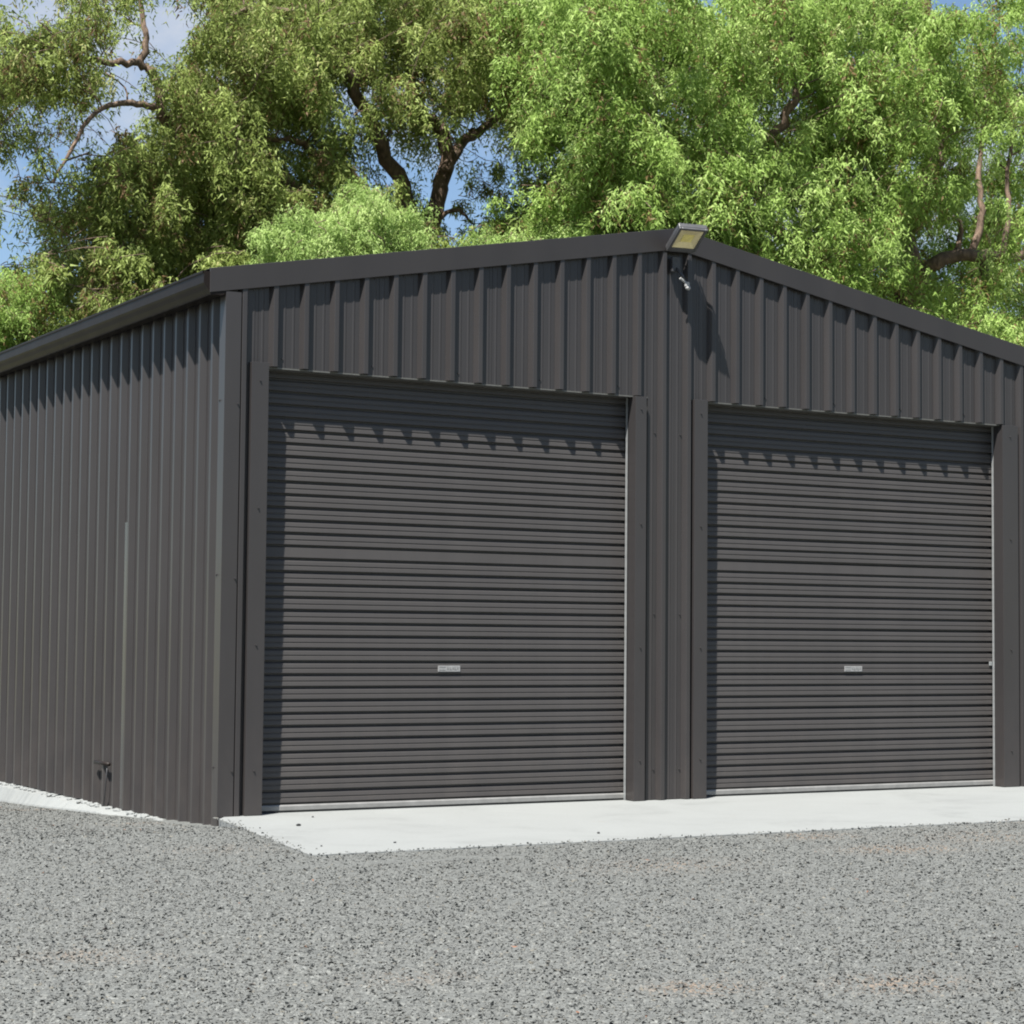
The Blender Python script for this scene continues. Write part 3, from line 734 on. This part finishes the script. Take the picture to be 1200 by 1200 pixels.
clB += fill(700, 1150, -20, 330, 170, YB - 2.8, YB + .5, GB, .22, .4, 1.0, mind=.2)
clB += fill(1080, 1230, 200, 420, 60, YB + .3, YB + 2.2, [], .22, .4, 1.0, mind=.2)
clB += fill(1220, 1650, -250, 460, 90, YB - 2.5, YB + 2, [], .4, .62, .45)
clB += fill(620, 1550, -420, -20, 150, YB - 3, YB + 3, [], .42, .66, .45)
tree('pepper_tree', 'large fresh green weeping tree with dense foliage behind the right half of the garage', baseB, limbsB, np.array(tufts(clB, 4)), 11, LEAF_GREEN, ll=.098, droop=2.4, hue=.5, twig=.011)

LINES = []
# young tree just over the roof ------------------------------------------
YC = 11.2
bc = at(410, 320, YC); baseC = (bc[0], YC, float(gh(bc[0], YC)))
limbsC = [([baseC, (bc[0] + .1, YC, 2.5), at(412, 300, YC), at(420, 262, YC)], .09, .03), (ml([(412, 310), (370, 285, -.1), (345, 270, -.1)], YC), .035, .012), (ml([(412, 310), (455, 285, .1), (480, 270, .1)], YC), .035, .012)]
kc = lambda u, v: v > 246 + 22 * math.sin(u * .13) * math.sin(u * .047 + 1) + .0011 * (u - 425) ** 2 * (1.6 if u > 425 else 1.0)
clC = fill(322, 500, 236, 360, 70, YC - .5, YC + .5, [], .18, .28, 1, keep=kc, mind=.14)
clC += fill(560, 680, 275, 350, 22, YC - .3, YC + .5, [], .18, .28, 1, keep=lambda u, v: v > 280, mind=.14)
tree('young_pepper_tree', 'small pale green young tree topping the roof edge, in front of the forked trunk', baseC, limbsC, np.array(tufts(clC, 4, .45, .7)), 13, LEAF_PALE, ll=.07, droop=1.7, hue=.5, twig=.009)

# shrub at the far left, lower than the trees ------------------------------
YD = 13.0
bd = at(20, 420, YD); baseD = (bd[0], YD, float(gh(bd[0], YD)))
limbsD = [([baseD, (bd[0], YD, 1.8), at(25, 400, YD), at(30, 360, YD)], .09, .03), (ml([(22, 420), (-10, 380), (-40, 360)], YD), .04, .015)]
clD = fill(-90, 75, 330, 470, 46, YD - .6, YD + .6, [], .2, .32, 1, keep=lambda u, v: v > 335 + .004 * (u + 5) ** 2, mind=.16)
tree('leafy_shrub', 'yellowish green shrub showing above the gutter at the far left', baseD, limbsD, np.array(tufts(clD, 4, .45, .7)), 14, LEAF_GREEN, ll=.07, droop=1.7, hue=.42, twig=.009)

# ---------------------------------------------------------------- gravel
def inside(x, y):
    """true where stones may lie (not on the apron, not under the garage)"""
    t = np.clip((y + 2.045) / 1.9, 0, 1); left = -.475 + t * (.325)
    e = rng.exponential(.022, len(x)) - .012
    on = (x > left + e) & (y > -2.045 + e) & (y < 0) & (x < 6.4)
    under = (x > -.20 - .03 * np.clip(y, 0, 2)) & (y > -.08) & (x < 6.2)
    return ~(on | under)
def stones(n, sampler, smin, smax, sink, name, cap=172000):
    x, y = sampler(n); k = inside(x, y) & (y < 6.5) & ~((x > -.1) & (y > -.1)); x, y = x[k][:cap], y[k][:cap]; n = len(x)
    z = gh(x, y); z = np.where((y > -2.05) & (y < 0) & (x > -.49 + .17 * (y + 2.05)), .002, z)
    base = np.array([[1, -.7, -.5], [1, .7, -.5], [-1, .7, -.5], [-1, -.7, -.5], [.45, .1, .8], [-.45, -.1, .8]], float)
    tri = np.array([[0, 1, 4], [1, 2, 5], [1, 5, 4], [2, 3, 5], [3, 0, 4], [3, 4, 5]])
    sz = smin + (smax - smin) * rng.random(n) ** 1.8
    sc = np.stack([sz * rng.uniform(.7, 1.3, n), sz * rng.uniform(.6, 1.1, n), sz * rng.uniform(.30, .55, n)], 1)
    Vl = base[None] * sc[:, None, :] + rng.normal(size=(n, 6, 3)) * (sz * np.array([[.24], [.24], [.16]]))[..., None].transpose(1, 2, 0)
    q = rng.normal(size=(n, 4)); q[:, 0:2] *= .24; q /= np.linalg.norm(q, axis=1)[:, None]
    a, b, c, w_ = q.T
    Rm = np.stack([1 - 2 * (b * b + c * c), 2 * (a * b - c * w_), 2 * (a * c + b * w_), 2 * (a * b + c * w_), 1 - 2 * (a * a + c * c), 2 * (b * c - a * w_), 2 * (a * c - b * w_), 2 * (b * c + a * w_), 1 - 2 * (a * a + b * b)], 1).reshape(n, 3, 3)
    Vl = np.einsum('nij,nkj->nki', Rm, Vl)
    Vl += np.stack([x, y, z + sz * sink], 1)[:, None, :]
    g = np.clip(rng.normal(.089, .019, n), .05, .19) * (1 + .07 * np.sin(x * .9 - y * .5 + .6) * np.sin(y * .8 + x * .3) - .05 * np.clip((x + 1) / 4, -1, 1))
    col = np.stack([g * .978, g * 1.014, g * .958, np.ones(n)], 1)
    wa = rng.random(n) < .04; col[wa, :3] *= np.array([1.06, .97, .86])
    dk = rng.random(n) < .012; col[dk, :3] *= .5
    for (px, py, r, s) in PATCH:
        d = ((x - px) ** 2 * .45 + (y - py) ** 2); f = np.exp(-d / (r * r)) * s
        f = np.clip(f * rng.uniform(-.5, 1.7, n), 0, .85)[:, None]
        col[:, :3] = col[:, :3] * (1 - f) + np.array([.140, .106, .078]) * f
    V = Vl.reshape(-1, 3); T = (tri[None] + (np.arange(n) * 6)[:, None, None]).reshape(-1, 3)
    o = np_mesh(name, V, T, STONE, None, color=np.repeat(col, 6, 0)); return o, n
PATCH = [(*at_z(955, 985, -.02)[:2], .14, 1.0), (*at_z(1055, 1000, -.02)[:2], .18, 1.3), (*at_z(780, 1020, -.02)[:2], .25, .45), (*at_z(1055, 1160, -.02)[:2], .13, .8),
         (*at_z(820, 1165, -.02)[:2], .10, .9), (*at_z(480, 1155, -.02)[:2], .12, .3), (*at_z(1170, 985, -.02)[:2], .3, .5), (*at_z(1180, 965, -.02)[:2], .2, .5),
         (*at_z(85, 1125, -.02)[:2], .10, .4), (*at_z(255, 1000, -.02)[:2], .2, .25), (-.40, 2.4, .12, .7), (-.38, .5, .10, .6), (*at_z(140, 1130, -.02)[:2], .12, .3)]
# yard in front of the camera: samples spread evenly over what the photograph shows plus a margin
def samp(n):
    u = rng.uniform(-70, 1270, n); d = rng.random(n)
    # distance along the view in metres, denser near
    dep = 4.4 + (16.5 - 4.4) * d ** 1.15
    r = np.stack([(u - CX) / FPX, np.zeros(n), np.ones(n)], 1) @ RT
    r[:, 2] = 0; r /= (r @ np.array([RT[2][0], RT[2][1], 0]))[:, None] / 1.0
    p = CP[:2] + r[:, :2] * dep[:, None]
    return p[:, 0], p[:, 1]
gv, ng = stones(560000, samp, .0036, .0078, .13, 'gravel')
gv['kind'] = 'stuff'; gv['label'] = 'grey crushed stone gravel covering the yard'; gv['category'] = 'gravel'
print('stones', ng)

# loose leaf litter on the gravel: dark gum-leaf slivers
def litter(n):
    x, y = samp(n); k = inside(x, y); x, y = x[k], y[k]; n = len(x); z = gh(x, y) + .012
    a = rng.uniform(0, 6.283, n); L_ = rng.uniform(.005, .016, n); w_ = L_ * rng.uniform(.2, .45, n)
    dx, dy = np.cos(a), np.sin(a); tz = rng.uniform(-.006, .006, (n, 4))
    V = np.stack([np.c_[x - dx * L_, y - dy * L_, z + tz[:, 0]], np.c_[x - dy * w_, y + dx * w_, z + .003 + tz[:, 1] * .4], np.c_[x + dx * L_, y + dy * L_, z + tz[:, 2]], np.c_[x + dy * w_, y - dx * w_, z + .003 + tz[:, 3] * .4]], 1).reshape(-1, 3)
    T = (np.array([[0, 1, 2], [0, 2, 3]])[None] + (np.arange(n) * 4)[:, None, None]).reshape(-1, 3)
    c = np.where(rng.random((n, 1)) < .75, np.array([[.03, .026, .024]]), np.array([[.12, .055, .03]])) * rng.uniform(.6, 1.3, (n, 1))
    return np_mesh('leaf_litter', V, T, STONE, None, color=np.repeat(np.c_[c, np.ones(n)], 4, 0))
lt = litter(420); lt['kind'] = 'stuff'; lt['label'] = 'dark fallen leaf slivers scattered over the gravel'; lt['category'] = 'leaf litter'

# a few chips of stone kicked onto the apron
def chip(u, v, s):
    p = at_z(u, v, 0); bm = bmesh.new()
    bmesh.ops.create_icosphere(bm, subdivisions=1, radius=s, matrix=Matrix.Diagonal((1, .8, .6, 1)))
    for q in bm.verts: q.co += Vector((rnd.uniform(-1, 1), rnd.uniform(-1, 1), rnd.uniform(-1, 1))) * s * .25
    me = bpy.data.meshes.new('stone_chip'); bm.to_mesh(me); bm.free()
    o = link('stone_chip', me, DARKM); o.location = (p[0], p[1], s * .45); return o
for u, v, s, lab in ((350, 969, .013, 'largest dark stone chip on the apron, near its left end'), (367, 959, .008, 'small dark stone chip on the apron close to the left roller door'),
                     (377, 993, .007, 'tiny dark stone chip near the front left corner of the apron'), (463, 989, .007, 'tiny dark stone chip on the apron below the left door lock plate'),
                     (702, 978, .009, 'dark stone chip at the apron edge in front of the middle pier')):
    o = chip(u, v, s); o['label'] = lab; o['category'] = 'stone chip'; o['group'] = 'stone chips on the apron'
